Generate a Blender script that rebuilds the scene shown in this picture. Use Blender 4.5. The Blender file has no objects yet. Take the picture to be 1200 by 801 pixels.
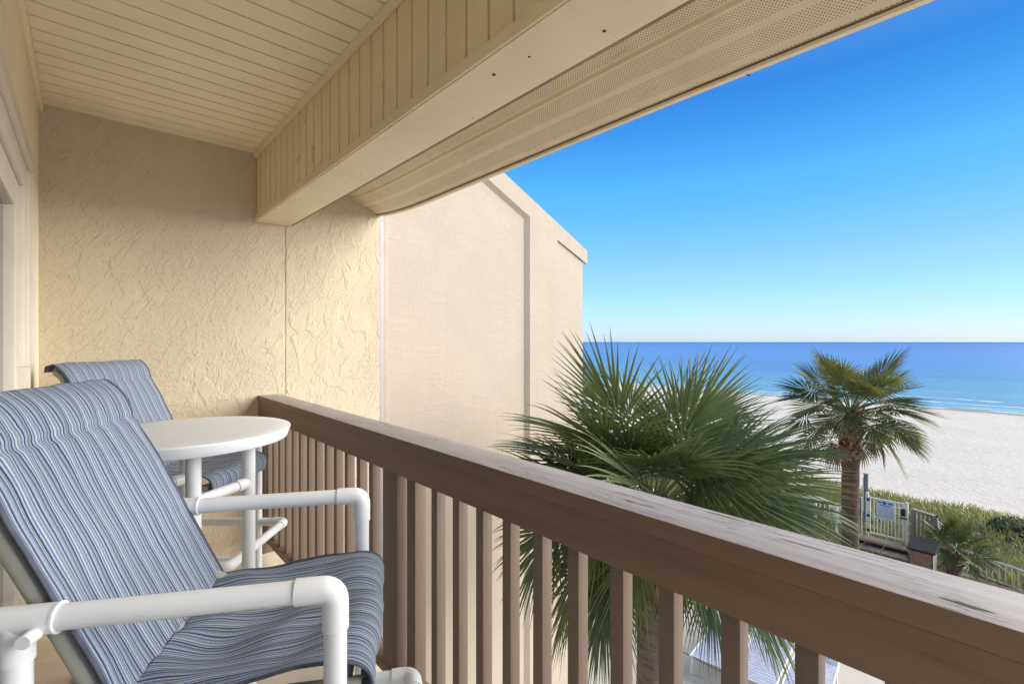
import bpy, bmesh, math, random
from math import radians as R, sin, cos, pi
from mathutils import Vector, Matrix, noise as mn
C = bpy.context.scene
col = C.collection
random.seed(7)

# ------------------------------------------------------------------ camera
cam_d = bpy.data.cameras.new('camera'); cam = bpy.data.objects.new('camera', cam_d); col.objects.link(cam)
cam_d.sensor_fit = 'HORIZONTAL'; cam_d.sensor_width = 36.0; cam_d.lens = 17.01
cam_d.clip_start = 0.02; cam_d.clip_end = 60000
cam.location = (0, 0, 1.40); cam.rotation_euler = (R(90), 0, -math.atan2(500, 567))
C.camera = cam

# ------------------------------------------------------------------ world, sun, exposure
SUN_EL, SUN_AZ = 21.0, 128.0          # azimuth clockwise from +Y: seaward and behind the camera
W = bpy.data.worlds.new('World'); C.world = W; W.use_nodes = True
wn = W.node_tree.nodes; wl = W.node_tree.links
bg = wn['Background']; bg.inputs[1].default_value = 0.05
sky = wn.new('ShaderNodeTexSky'); sky.sky_type = 'NISHITA'; sky.sun_disc = False
sky.sun_elevation = R(SUN_EL); sky.sun_rotation = R(SUN_AZ)
sky.air_density = 1.0; sky.dust_density = 0.3; sky.ozone_density = 2.0
hs = wn.new('ShaderNodeHueSaturation'); hs.inputs['Saturation'].default_value = 1.0
tcw = wn.new('ShaderNodeTexCoord'); spw = wn.new('ShaderNodeSeparateXYZ'); wl.new(tcw.outputs['Generated'], spw.inputs[0])
grw = wn.new('ShaderNodeValToRGB')           # sky colour grade by height above the horizon; unseen overhead part brightened for fill
for i_, (p_, c_) in enumerate([(0.0, (.345, .485, .90)), (.03, (.36, .475, .84)), (.154, (.34, .52, .68)), (.298, (.20, .60, .83)), (.43, (.108, .43, .79)), (.75, (.85, .92, 1.0))]):
    e_ = grw.color_ramp.elements[i_] if i_ < 2 else grw.color_ramp.elements.new(p_)
    e_.position = p_; e_.color = (*c_, 1)
wl.new(spw.outputs[2], grw.inputs[0])
mxw = wn.new('ShaderNodeMix'); mxw.data_type = 'RGBA'; mxw.blend_type = 'MULTIPLY'; mxw.inputs[0].default_value = 1.0
dtw = wn.new('ShaderNodeVectorMath'); dtw.operation = 'DOT_PRODUCT'; wl.new(tcw.outputs['Generated'], dtw.inputs[0])
dtw.inputs[1].default_value = (sin(R(SUN_AZ)) * cos(R(SUN_EL)), cos(R(SUN_AZ)) * cos(R(SUN_EL)), sin(R(SUN_EL)))
def wmath(op, a, b):
    n = wn.new('ShaderNodeMath'); n.operation = op
    for i, v in enumerate((a, b)):
        if isinstance(v, (int, float)): n.inputs[i].default_value = v
        else: wl.new(v, n.inputs[i])
    return n.outputs[0]
even = wmath('DIVIDE', 1.30, wmath('ADD', 1.0, wmath('MULTIPLY', 1.1, wmath('MULTIPLY', dtw.outputs['Value'], dtw.outputs['Value']))))   # evens the sky out round the compass
wl.new(wmath('MULTIPLY', even, 0.05), bg.inputs[1])
wl.new(sky.outputs[0], hs.inputs['Color']); wl.new(hs.outputs[0], mxw.inputs[6]); wl.new(grw.outputs[0], mxw.inputs[7]); wl.new(mxw.outputs[2], bg.inputs[0])
sd = bpy.data.lights.new('sun', 'SUN'); sd.energy = 1.5; sd.angle = R(64); sd.color = (1.0, 0.94, 0.85)
sun = bpy.data.objects.new('sun', sd); col.objects.link(sun)
sv = Vector((sin(R(SUN_AZ)) * cos(R(SUN_EL)), cos(R(SUN_AZ)) * cos(R(SUN_EL)), sin(R(SUN_EL))))
sun.rotation_euler = sv.to_track_quat('Z', 'Y').to_euler()
C.view_settings.view_transform = 'Standard'; C.view_settings.look = 'None'
C.view_settings.exposure = 2.50; C.view_settings.gamma = 1.0
C.render.engine = 'CYCLES'
C.cycles.max_bounces = 10; C.cycles.diffuse_bounces = 7; C.cycles.use_denoising = True

# ------------------------------------------------------------------ helpers: tagging
def tag(o, label=None, cat=None, group=None, kind=None):
    if label: o['label'] = label
    if cat: o['category'] = cat
    if group: o['group'] = group
    if kind: o['kind'] = kind
    return o
def thing(name, label, cat, loc=(0, 0, 0), rz=0.0, group=None):
    o = bpy.data.objects.new(name, None); o.empty_display_size = 0.1; col.objects.link(o)
    o.location = loc; o.rotation_euler = (0, 0, rz)
    return tag(o, label, cat, group)
def copy_tree(o, parent=None):
    c = o.copy(); col.objects.link(c); c.parent = parent
    for ch in list(o.children): copy_tree(ch, c)
    return c

# ------------------------------------------------------------------ helpers: materials
class NT:
    def __init__(s, m): s.n = m.node_tree.nodes; s.l = m.node_tree.links
    def new(s, t, **kw):
        n = s.n.new(t)
        for k, v in kw.items(): setattr(n, k, v)
        return n
    def math(s, op, a, b=None, c=None):
        n = s.n.new('ShaderNodeMath'); n.operation = op
        for i, v in enumerate((a, b, c)):
            if v is None: continue
            if isinstance(v, (int, float)): n.inputs[i].default_value = v
            else: s.l.new(v, n.inputs[i])
        return n.outputs[0]
    def noise(s, vec, scale, detail=4, rough=0.55, dist=0.0):
        n = s.n.new('ShaderNodeTexNoise'); n.inputs['Scale'].default_value = scale
        n.inputs['Detail'].default_value = detail; n.inputs['Roughness'].default_value = rough
        n.inputs['Distortion'].default_value = dist
        if vec is not None: s.l.new(vec, n.inputs['Vector'])
        return n.outputs[0]
    def ramp(s, fac, stops, interp='LINEAR'):
        n = s.n.new('ShaderNodeValToRGB'); cr = n.color_ramp; cr.interpolation = interp
        while len(cr.elements) < len(stops): cr.elements.new(0.5)
        for e, (p, c) in zip(cr.elements, stops):
            e.position = p; e.color = (c[0], c[1], c[2], 1) if isinstance(c, (tuple, list)) else (c, c, c, 1)
        s.l.new(fac, n.inputs[0]); return n.outputs[0]
    def mix(s, fac, a, b, blend='MIX'):
        n = s.n.new('ShaderNodeMix'); n.data_type = 'RGBA'; n.blend_type = blend
        for i, v in ((0, fac), (6, a), (7, b)):
            if isinstance(v, (int, float)): n.inputs[i].default_value = v
            elif isinstance(v, (tuple, list)): n.inputs[i].default_value = (v[0], v[1], v[2], 1)
            else: s.l.new(v, n.inputs[i])
        return n.outputs[2]
    def bump(s, h, dist, strength=1.0, prev=None):
        n = s.n.new('ShaderNodeBump'); n.inputs['Distance'].default_value = dist; n.inputs['Strength'].default_value = strength
        s.l.new(h, n.inputs['Height'])
        if prev is not None: s.l.new(prev, n.inputs['Normal'])
        return n.outputs[0]
    def mapping(s, vec, scale=(1, 1, 1), rot=(0, 0, 0)):
        n = s.n.new('ShaderNodeMapping'); n.inputs['Scale'].default_value = scale; n.inputs['Rotation'].default_value = rot
        s.l.new(vec, n.inputs['Vector']); return n.outputs[0]
def new_mat(name, rough=0.6, spec=0.4):
    m = bpy.data.materials.new(name); m.use_nodes = True
    b = m.node_tree.nodes['Principled BSDF']; b.inputs['Roughness'].default_value = rough
    b.inputs['Specular IOR Level'].default_value = spec
    return m, NT(m), b
def coords(t, which='Object'): return t.new('ShaderNodeTexCoord').outputs[which]
def plain(name, c, rough=0.6, var=0.12, scale=6.0, bump=0.0, bscale=60.0, spec=0.4, stretch=(1, 1, 1), dirt=None, dscale=3.0, dlo=0.55, dhi=0.75):
    m, t, b = new_mat(name, rough, spec)
    v = t.mapping(coords(t), stretch)
    n = t.noise(v, scale, 5)
    lo = tuple(x * (1 - var) for x in c); hi = tuple(min(1, x * (1 + var)) for x in c)
    out = t.ramp(n, [(0.3, lo), (0.7, hi)])
    if dirt:
        d = t.noise(v, dscale, 7, 0.65)
        out = t.mix(t.ramp(d, [(dlo, 0.0), (dhi, 1.0)]), out, dirt)
    t.l.new(out, b.inputs['Base Color'])
    if bump:
        t.l.new(t.bump(t.noise(v, bscale, 4), bump), b.inputs['Normal'])
    return m

def stucco(name, c, dist, scale, stretch=(1, 1, 1), fine_w=0.25, streaks=0.0):
    """skip-trowelled render: lifted plates with torn edges, short slanting trowel dashes, fine grit"""
    m, t, b = new_mat(name, 0.85, 0.2)
    v0 = coords(t); v = t.mapping(v0, stretch)
    a = t.noise(v, scale, 4, 0.55, 0.5)
    p = t.ramp(a, [(0.50, 0.0), (0.545, 1.0)])
    area = t.ramp(t.noise(v0, 2.6, 3), [(0.44, 0.0), (0.60, 1.0)])
    sl = t.mapping(t.mapping(v0, (1, 1, 1), (0, R(-38), 0)), (30, 20, 9))
    d = t.ramp(t.noise(sl, 1.0, 3, 0.6, 0.6), [(0.54, 0.0), (0.60, 1.0)])
    pit = t.ramp(t.noise(v0, 52, 3, 0.6, 0.4), [(0.52, 0.0), (0.62, 1.0)])
    fine = t.noise(v0, 170, 3, 0.6)
    h = t.math('MULTIPLY', p, t.math('ADD', 0.25, t.math('MULTIPLY', area, 0.75)))
    h = t.math('ADD', h, t.math('MULTIPLY', d, 0.62))
    inv = t.math('SUBTRACT', 1.0, area)
    h = t.math('ADD', h, t.math('MULTIPLY', t.math('MULTIPLY', pit, inv), 0.6))
    h = t.math('ADD', h, t.math('MULTIPLY', fine, fine_w))
    t.l.new(t.bump(h, dist), b.inputs['Normal'])
    big = t.noise(v0, 1.3, 5, 0.6)
    cc = t.ramp(big, [(0.3, tuple(x * 0.95 for x in c)), (0.7, tuple(min(1, x * 1.03) for x in c))])
    cc = t.mix(t.math('MULTIPLY', t.ramp(t.noise(v0, 24, 6, 0.7), [(0.56, 0.0), (0.72, 1.0)]), 0.18), cc, (c[0] * .62, c[1] * .55, c[2] * .45))
    if streaks:                                     # rain streaks and salt bloom
        st = t.noise(t.mapping(v0, (2.6, 2.6, 0.16)), 1.6, 6, 0.65)
        cc = t.mix(t.math('MULTIPLY', t.ramp(st, [(0.50, 0.0), (0.72, 1.0)]), streaks), cc, (c[0] * .68, c[1] * .64, c[2] * .60))
    t.l.new(cc, b.inputs['Base Color'])
    return m

M = {}
M['stucco_near'] = stucco('rough_stucco', (0.575, 0.483, 0.350), 0.0028, 7.0, (1.25, 1, 0.7))
M['stucco_far'] = stucco('smooth_stucco', (0.525, 0.442, 0.340), 0.0014, 4.5, (0.6, 1, 2.0), 0.3, 0.14)
M['siding'] = plain('cream_siding_paint', (0.88, 0.765, 0.57), 0.55, 0.05, 3.0, 0.0012, 90, stretch=(1, 1, 1))
M['siding_groove'] = plain('dark_groove_paint', (0.13, 0.09, 0.05), 0.9, 0.2, 20)  # dark brown for the groove floors and the drip edge
M['beam_face'] = plain('beam_face_paint', (0.74, 0.615, 0.41), 0.6, 0.06, 4.0, 0.0012, 70, dirt=(0.40, 0.31, 0.19), dscale=9, dlo=.62, dhi=.8)
M['beam_under'] = plain('beam_underside_paint', (0.80, 0.69, 0.50), 0.5, 0.05, 4.0, 0.001, 60, dirt=(0.60, 0.50, 0.36), dscale=7, dlo=.6, dhi=.85)
M['nail'] = plain('rusty_nail', (0.08, 0.05, 0.035), 0.7, 0.2, 80)
M['white_paint'] = plain('white_trim_paint', (0.80, 0.78, 0.74), 0.45, 0.04, 5)
M['door_frame'] = plain('door_frame_paint', (0.70, 0.64, 0.53), 0.4, 0.05, 5, dirt=(.52, .45, .34), dscale=8, dlo=.62, dhi=.85)
M['lilac_trim'] = plain('lilac_white_trim', (0.41, 0.375, 0.37), 0.5, 0.05, 5)
M['pink_shadow'] = plain('pinkish_shadow_band', (0.46, 0.36, 0.29), 0.6, 0.06, 5)
M['pvc'] = plain('white_pvc', (0.74, 0.745, 0.75), 0.32, 0.03, 7, spec=0.5, dirt=(.66, .63, .57), dscale=9, dlo=.64, dhi=.9)
M['stile'] = plain('shaded_sling_frame', (0.33, 0.315, 0.275), 0.4, 0.06, 9)  # white sling frame with its shading put into a grey-beige colour
M['table'] = plain('white_table_plastic', (0.72, 0.745, 0.77), 0.35, 0.03, 5, 0.0003, 240)
M['concrete_floor'] = plain('balcony_concrete', (0.62, 0.54, 0.42), 0.8, 0.15, 5, 0.001, 50)
M['pin'] = plain('dark_fastener', (0.04, 0.035, 0.03), 0.4, 0.1, 40)
M['brown'] = plain('brown_rail_paint', (0.170, 0.107, 0.067), 0.5, 0.12, 5, 0.0012, 34, stretch=(1.6, 0.12, 1.6), spec=0.35, dirt=(0.10, 0.062, 0.038), dscale=7, dlo=.54, dhi=.8)
M['chip'] = plain('bare_grey_wood', (0.085, 0.065, 0.05), 0.9, 0.4, 60)
M['baluster'] = plain('brown_baluster_paint', (0.152, 0.108, 0.077), 0.55, 0.12, 6, 0.001, 40, stretch=(1.6, 1.6, 0.12), dirt=(0.10, 0.066, 0.045), dscale=6, dlo=.55, dhi=.8)

def weathered():
    m, t, b = new_mat('weathered_cap_paint', 0.55, 0.45)
    v = t.mapping(coords(t), (9.0, 0.8, 9.0))
    n = t.noise(v, 5, 8, 0.7)
    c = t.ramp(n, [(0.25, (0.24, 0.205, 0.188)), (0.5, (0.315, 0.285, 0.272)), (0.8, (0.385, 0.36, 0.352))])
    crk = t.noise(t.mapping(coords(t), (26, 1.1, 20)), 3.2, 4, 0.5)
    line = t.ramp(crk, [(0.485, 0.0), (0.5, 1.0), (0.515, 0.0)])
    patch = t.ramp(t.noise(coords(t), 3.5, 4), [(0.52, 0.0), (0.6, 1.0)])
    f = t.math('MULTIPLY', line, patch)
    c = t.mix(t.math('MULTIPLY', f, 0.8), c, (0.06, 0.045, 0.035))
    t.l.new(c, b.inputs['Base Color'])
    t.l.new(t.bump(t.math('SUBTRACT', n, f), 0.0012), b.inputs['Normal'])
    return m
M['cap_top'] = weathered()

def soffit_mat():
    m, t, b = new_mat('perforated_soffit', 0.5, 0.4)
    uv = coords(t, 'UV'); sp = t.new('ShaderNodeSeparateXYZ'); t.l.new(uv, sp.inputs[0])
    u, v = sp.outputs[0], sp.outputs[1]
    P = 0.0125
    row = t.math('FLOOR', t.math('DIVIDE', v, P * 0.5))
    off = t.math('MULTIPLY', t.math('MODULO', row, 2.0), 0.5)
    fu = t.math('SUBTRACT', t.math('FRACT', t.math('ADD', t.math('DIVIDE', u, P), off)), 0.5)
    fv = t.math('MULTIPLY', t.math('SUBTRACT', t.math('FRACT', t.math('DIVIDE', v, P * 0.5)), 0.5), 0.5)
    d = t.math('SQRT', t.math('ADD', t.math('MULTIPLY', fu, fu), t.math('MULTIPLY', fv, fv)))
    hole = t.ramp(d, [(0.13, 1.0), (0.19, 0.0)])
    # each lance panel is perforated only in the middle, ribs stay plain
    w = t.math('ABSOLUTE', t.math('SUBTRACT', t.math('FRACT', t.math('DIVIDE', v, 0.1)), 0.5))
    hole = t.math('MULTIPLY', hole, t.math('LESS_THAN', w, 0.36))
    n = t.noise(uv, 5, 6, 0.6)
    c = t.ramp(n, [(0.3, (0.70, 0.595, 0.425)), (0.7, (0.79, 0.685, 0.51))])
    st = t.noise(t.mapping(uv, (2, 9, 1)), 3, 5, 0.65)
    c = t.mix(t.ramp(st, [(0.55, 0.0), (0.8, 0.55)]), c, (0.45, 0.35, 0.22))
    rust = t.noise(uv, 4.3, 6, 0.7)
    c = t.mix(t.ramp(rust, [(0.68, 0.0), (0.76, 0.6)]), c, (0.45, 0.25, 0.10))
    c = t.mix(hole, c, (0.10, 0.07, 0.04))
    t.l.new(c, b.inputs['Base Color'])
    return m
M['soffit'] = soffit_mat()

def fabric_mat():
    m, t, b = new_mat('striped_sling_fabric', 0.75, 0.25)
    uv = coords(t, 'UV'); sp = t.new('ShaderNodeSeparateXYZ'); t.l.new(uv, sp.inputs[0])
    u = sp.outputs[0]
    navy = (0.010, 0.014, 0.045); blue = (0.088, 0.128, 0.25); pale = (0.22, 0.275, 0.355); grey = (0.185, 0.203, 0.228)
    wht = (0.46, 0.50, 0.54); tan = (0.25, 0.225, 0.215); mid = (0.115, 0.155, 0.255); dk = (0.027, 0.034, 0.062)
    seq = [(navy, 3), (pale, 2), (wht, 1), (blue, 3), (pale, 1), (wht, 2), (grey, 2), (tan, 1), (grey, 2), (wht, 1), (mid, 2), (dk, 1),
           (pale, 3), (wht, 1), (blue, 2), (navy, 2), (grey, 3), (wht, 1), (pale, 2), (tan, 1), (pale, 2), (mid, 3), (dk, 2), (wht, 1), (grey, 3), (pale, 1)]
    tot = sum(w for _, w in seq); stops = []; a = 0
    for c, w in seq: stops.append((a / tot, c)); a += w
    wob = t.math('MULTIPLY', t.math('SUBTRACT', t.noise(t.mapping(uv, (1, 6, 1)), 6, 2), 0.5), 0.0012)
    f = t.math('FRACT', t.math('DIVIDE', t.math('ADD', u, wob), 0.050))
    c = t.ramp(f, stops, 'CONSTANT')
    weave = t.noise(t.mapping(uv, (1, 0.25, 1)), 900, 2)
    c = t.mix(0.22, c, t.ramp(weave, [(0.35, 0.05), (0.65, 0.9)]), 'OVERLAY')
    big = t.noise(uv, 7, 4)
    c = t.mix(t.ramp(big, [(0.4, 0.0), (0.8, 0.25)]), c, (0.17, 0.18, 0.20))
    t.l.new(c, b.inputs['Base Color'])
    t.l.new(t.bump(weave, 0.0006), b.inputs['Normal'])
    return m
M['fabric'] = fabric_mat()
M['hem'] = plain('hem_tape', (0.07, 0.075, 0.10), 0.8, 0.3, 30, 0.0006, 300)

def glass_mat():
    m, t, b = new_mat('door_glass', 0.03, 0.8)
    b.inputs['Base Color'].default_value = (0.06, 0.07, 0.075, 1)
    return m
M['glass'] = glass_mat()

def leaf_mat(name, c1, c2, dead=None, trans=0.25):
    m, t, b = new_mat(name, 0.42, 0.45)
    at = t.new('ShaderNodeAttribute'); at.attribute_name = 'tint'
    sp = t.new('ShaderNodeSeparateColor'); t.l.new(at.outputs['Color'], sp.inputs[0])
    c = t.mix(sp.outputs[0], c1, c2)
    n = t.noise(coords(t), 9, 3)
    c = t.mix(t.ramp(n, [(0.35, 0.0), (0.75, 0.35)]), c, tuple(min(1, x * 1.7) for x in c2))
    if dead: c = t.mix(sp.outputs[1], c, dead)
    t.l.new(c, b.inputs['Base Color'])
    tr = t.new('ShaderNodeBsdfTranslucent'); t.l.new(c, tr.inputs[0])
    mx = t.new('ShaderNodeMixShader'); mx.inputs[0].default_value = trans
    t.l.new(b.outputs[0], mx.inputs[1]); t.l.new(tr.outputs[0], mx.inputs[2])
    t.l.new(mx.outputs[0], t.n['Material Output'].inputs[0])
    return m
M['frond'] = leaf_mat('palm_frond_green', (0.038, 0.064, 0.022), (0.150, 0.185, 0.060), (0.26, 0.17, 0.075))
M['frond_warm'] = leaf_mat('palm_frond_olive', (0.056, 0.074, 0.018), (0.185, 0.195, 0.05), (0.24, 0.15, 0.07))
M['dune_leaf'] = leaf_mat('dune_grass', (0.19, 0.215, 0.045), (0.38, 0.375, 0.11), (0.48, 0.39, 0.22))
M['shrub_leaf'] = leaf_mat('dune_shrub', (0.11, 0.12, 0.04), (0.23, 0.23, 0.09), (0.3, 0.22, 0.14))
M['petiole'] = plain('petiole_green', (0.16, 0.19, 0.06), 0.5, 0.2, 8)
M['trunk'] = plain('palm_bark', (0.23, 0.165, 0.115), 0.9, 0.25, 6, 0.012, 26, stretch=(1, 1, 4), dirt=(0.10, 0.065, 0.045), dscale=5, dlo=.5, dhi=.7)
M['trunk_dark'] = plain('dark_palm_bark', (0.125, 0.078, 0.05), 0.9, 0.3, 6, 0.012, 26, stretch=(1, 1, 4), dirt=(0.06, 0.04, 0.03), dscale=5, dlo=.5, dhi=.7)
M['boot'] = plain('palm_boots', (0.26, 0.14, 0.075), 0.9, 0.5, 9, 0.004, 40, dirt=(0.36, 0.27, 0.18), dscale=7, dlo=.52, dhi=.64)
M['dead'] = plain('dead_frond_fibre', (0.34, 0.24, 0.13), 0.85, 0.3, 7)
M['deck'] = None
M['wood'] = plain('weathered_timber', (0.34, 0.25, 0.17), 0.8, 0.25, 5, 0.002, 40, stretch=(1, 0.2, 1), dirt=(.17, .12, .085), dscale=8)
M['wood_grey'] = plain('grey_timber', (0.27, 0.235, 0.20), 0.85, 0.2, 5, 0.002, 40, stretch=(1, 1, .2))
M['wood_sunlit'] = plain('sunlit_timber', (0.48, 0.31, 0.16), 0.7, 0.25, 6, 0.002, 40, stretch=(1, 0.2, 1))
M['bin_brown'] = plain('bin_panel_brown', (0.34, 0.19, 0.10), 0.7, 0.2, 9, 0.002, 40)
M['bin_grey'] = plain('bin_panel_grey', (0.27, 0.23, 0.20), 0.7, 0.15, 9)
M['bin_lid'] = plain('bin_lid_dark', (0.05, 0.046, 0.042), 0.9, 0.2, 9, spec=0.1)
M['fence'] = plain('cream_aluminium', (0.88, 0.83, 0.70), 0.4, 0.04, 6)
M['black'] = plain('black_metal', (0.02, 0.02, 0.022), 0.45, 0.2, 20)
M['steel'] = plain('grey_metal_post', (0.17, 0.19, 0.20), 0.5, 0.15, 12)
M['rope'] = plain('white_rope', (0.66, 0.62, 0.54), 0.8, 0.1, 30)
M['globe'] = plain('white_lamp_globe', (0.78, 0.78, 0.78), 0.3, 0.03, 6)
M['sign_white'] = plain('sign_board_white', (0.80, 0.81, 0.82), 0.4, 0.02, 8)
M['sign_blue'] = plain('sign_print_blue', (0.05, 0.10, 0.34), 0.4, 0.1, 8)
M['sign_ink'] = plain('sign_print_grey', (0.30, 0.33, 0.42), 0.5, 0.1, 8)
M['lounge_sling'] = plain('lilac_blue_sling', (0.50, 0.52, 0.62), 0.7, 0.12, 12)
M['ledge'] = plain('tan_ledge', (0.40, 0.32, 0.24), 0.8, 0.1, 6, 0.002, 30)
M['lawn'] = leaf_mat('lawn_grass', (0.10, 0.20, 0.015), (0.20, 0.31, 0.03), None, 0.3)
M['lawn_soil'] = plain('lawn_soil', (0.11, 0.16, 0.03), 0.9, 0.3, 9)
M['roof'] = plain('grey_shingle', (0.2, 0.18, 0.16), 0.9, 0.2, 9)

def deck_mat():
    m, t, b = new_mat('pool_deck_concrete', 0.75, 0.3)
    v = coords(t)
    n = t.noise(v, 1.2, 7, 0.65)
    c = t.ramp(n, [(0.3, (0.54, 0.465, 0.37)), (0.7, (0.65, 0.57, 0.465))])
    sp = t.new('ShaderNodeSeparateXYZ'); t.l.new(v, sp.inputs[0])
    jx = t.math('ABSOLUTE', t.math('SUBTRACT', t.math('FRACT', t.math('DIVIDE', sp.outputs[0], 2.4)), 0.5))
    jy = t.math('ABSOLUTE', t.math('SUBTRACT', t.math('FRACT', t.math('DIVIDE', sp.outputs[1], 2.4)), 0.5))
    ln = t.math('LESS_THAN', t.math('MINIMUM', jx, jy), 0.008)
    c = t.mix(t.math('MULTIPLY', ln, 0.8), c, (0.13, 0.12, 0.11))
    fine = t.noise(v, 60, 3)
    t.l.new(c, b.inputs['Base Color']); t.l.new(t.bump(fine, 0.003), b.inputs['Normal'])
    return m
M['deck'] = deck_mat()
def sand_mat():
    m, t, b = new_mat('white_sand', 0.95, 0.1)
    v = coords(t); sp = t.new('ShaderNodeSeparateXYZ'); t.l.new(v, sp.inputs[0])
    n = t.noise(v, 0.22, 8, 0.6)
    c = t.ramp(n, [(0.3, (0.63, 0.545, 0.445)), (0.7, (0.69, 0.605, 0.505))])
    tr = t.noise(t.mapping(v, (0.5, 0.12, 1)), 1.1, 6, 0.7)
    c = t.mix(t.ramp(tr, [(0.56, 0.0), (0.7, 0.22)]), c, (0.45, 0.39, 0.33))
    wet = t.ramp(t.math('DIVIDE', t.math('ADD', sp.outputs[0], t.math('MULTIPLY', t.noise(v, 0.08, 3), 4.0)), 100.0), [(0.755, 0.0), (0.775, 1.0)])
    c = t.mix(wet, c, (0.33, 0.29, 0.24))
    xw = t.math('ADD', sp.outputs[0], t.math('MULTIPLY', t.math('SUBTRACT', t.noise(v, 0.55, 4), 0.5), 3.2))
    soil = t.math('MULTIPLY', t.math('MULTIPLY', t.math('GREATER_THAN', xw, 16.5), t.ramp(t.math('DIVIDE', xw, 50.0), [(0.44, 1.0), (0.49, 0.0)])), 0.85)
    c = t.mix(soil, c, (0.20, 0.185, 0.075))
    t.l.new(c, b.inputs['Base Color'])
    t.l.new(t.bump(t.noise(v, 2.6, 6, 0.65), 0.07), b.inputs['Normal'])
    return m
M['sand'] = sand_mat()
def sea_mat():
    m, t, b = new_mat('sea_water', 0.35, 0.06)
    v = coords(t); sp = t.new('ShaderNodeSeparateXYZ'); t.l.new(v, sp.inputs[0])
    wob = t.math('MULTIPLY', t.noise(t.mapping(v, (0.05, 0.012, 1)), 1.0, 5, 0.6), 26.0)
    x = t.math('ADD', sp.outputs[0], wob)
    lg = t.math('DIVIDE', t.math('LOGARITHM', t.math('MAXIMUM', x, 10.0), 10.0), 4.0)   # log10(x)/4
    c = t.ramp(lg, [(0.470, (0.42, 0.52, 0.50)), (0.490, (0.22, 0.42, 0.47)), (0.515, (0.15, 0.35, 0.45)), (0.55, (0.115, 0.285, 0.475)),
                    (0.64, (0.12, 0.265, 0.53)), (0.78, (0.10, 0.22, 0.49)), (0.95, (0.05, 0.14, 0.385))])
    st = t.noise(t.mapping(v, (0.09, 0.006, 1)), 1.0, 5, 0.6)
    c = t.mix(t.ramp(st, [(0.45, 0.0), (0.7, 0.35)]), c, (0.055, 0.165, 0.44))
    t.l.new(c, b.inputs['Base Color'])
    h = t.math('ADD', t.noise(t.mapping(v, (0.5, 0.08, 1)), 1.0, 6, 0.6), t.math('MULTIPLY', t.noise(v, 1.4, 4), 0.4))
    t.l.new(t.bump(h, 0.5, 0.6), b.inputs['Normal'])
    return m
M['sea'] = sea_mat()
M['foam'] = plain('sea_foam', (0.8, 0.82, 0.82), 0.6, 0.05, 2)

# ------------------------------------------------------------------ helpers: geometry
def finish(name, bm, mat, parent=None, smooth=True, angle=40, loc=None):
    me = bpy.data.meshes.new(name); bm.to_mesh(me); bm.free()
    for mm in (mat if isinstance(mat, (list, tuple)) else [mat]): me.materials.append(mm)
    if smooth:
        me.polygons.foreach_set('use_smooth', [True] * len(me.polygons))
        me.set_sharp_from_angle(angle=R(angle))
    o = bpy.data.objects.new(name, me); col.objects.link(o)
    if parent: o.parent = parent
    if loc: o.location = loc
    return o
def BM(): return bmesh.new()
def box(bm, x0, x1, y0, y1, z0, z1, bev=0.0, mi=0):
    t = bmesh.new()
    v = [t.verts.new((x, y, z)) for x in (x0, x1) for y in (y0, y1) for z in (z0, z1)]
    for f in ((0, 1, 3, 2), (4, 6, 7, 5), (0, 4, 5, 1), (2, 3, 7, 6), (0, 2, 6, 4), (1, 5, 7, 3)): t.faces.new([v[i] for i in f])
    bmesh.ops.recalc_face_normals(t, faces=t.faces)
    if bev: bmesh.ops.bevel(t, geom=list(t.edges), offset=bev, segments=2, profile=0.6, affect='EDGES')
    join(bm, t, mi)
def join(bm, t, mi=0, mat=None):
    mp = {}
    for v in t.verts: mp[v] = bm.verts.new(mat @ v.co if mat else v.co)
    for f in t.faces:
        try:
            nf = bm.faces.new([mp[v] for v in f.verts]); nf.material_index = mi
        except ValueError: pass
    t.free()
def prism_xz(bm, pts, y0, y1, mi=0):
    a = [bm.verts.new((x, y0, z)) for x, z in pts]; b = [bm.verts.new((x, y1, z)) for x, z in pts]
    fs = [bm.faces.new(a), bm.faces.new(b[::-1])]
    n = len(pts)
    for i in range(n): fs.append(bm.faces.new((a[i], b[i], b[(i + 1) % n], a[(i + 1) % n])))
    for f in fs: f.material_index = mi
    bmesh.ops.recalc_face_normals(bm, faces=fs)
def tube(bm, pts, r, seg=14, caps=True, mi=0):
    pts = [Vector(p) for p in pts]; n = len(pts)
    rs = r if isinstance(r, (list, tuple)) else [r] * n
    d0 = (pts[1] - pts[0]).normalized()
    ref = Vector((0, 0, 1)) if abs(d0.z) < 0.9 else Vector((1, 0, 0))
    u = d0.cross(ref).normalized(); rings = []
    for i, p in enumerate(pts):
        if i == 0: d = d0
        elif i == n - 1: d = (pts[-1] - pts[-2]).normalized()
        else: d = ((pts[i] - pts[i - 1]).normalized() + (pts[i + 1] - pts[i]).normalized()).normalized()
        u = (u - d * u.dot(d)).normalized(); w = d.cross(u)
        k = 1.0
        if 0 < i < n - 1:
            cs = (pts[i] - pts[i - 1]).normalized().dot(d); k = 1.0 if cs < .5 else 1.0
        rings.append([bm.verts.new(p + (u * cos(2 * pi * j / seg) + w * sin(2 * pi * j / seg)) * rs[i] * k) for j in range(seg)])
    for a, b in zip(rings, rings[1:]):
        for j in range(seg):
            f = bm.faces.new((a[j], a[(j + 1) % seg], b[(j + 1) % seg], b[j])); f.material_index = mi
    if caps:
        f = bm.faces.new(rings[0][::-1]); f.material_index = mi
        f = bm.faces.new(rings[-1]); f.material_index = mi
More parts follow.
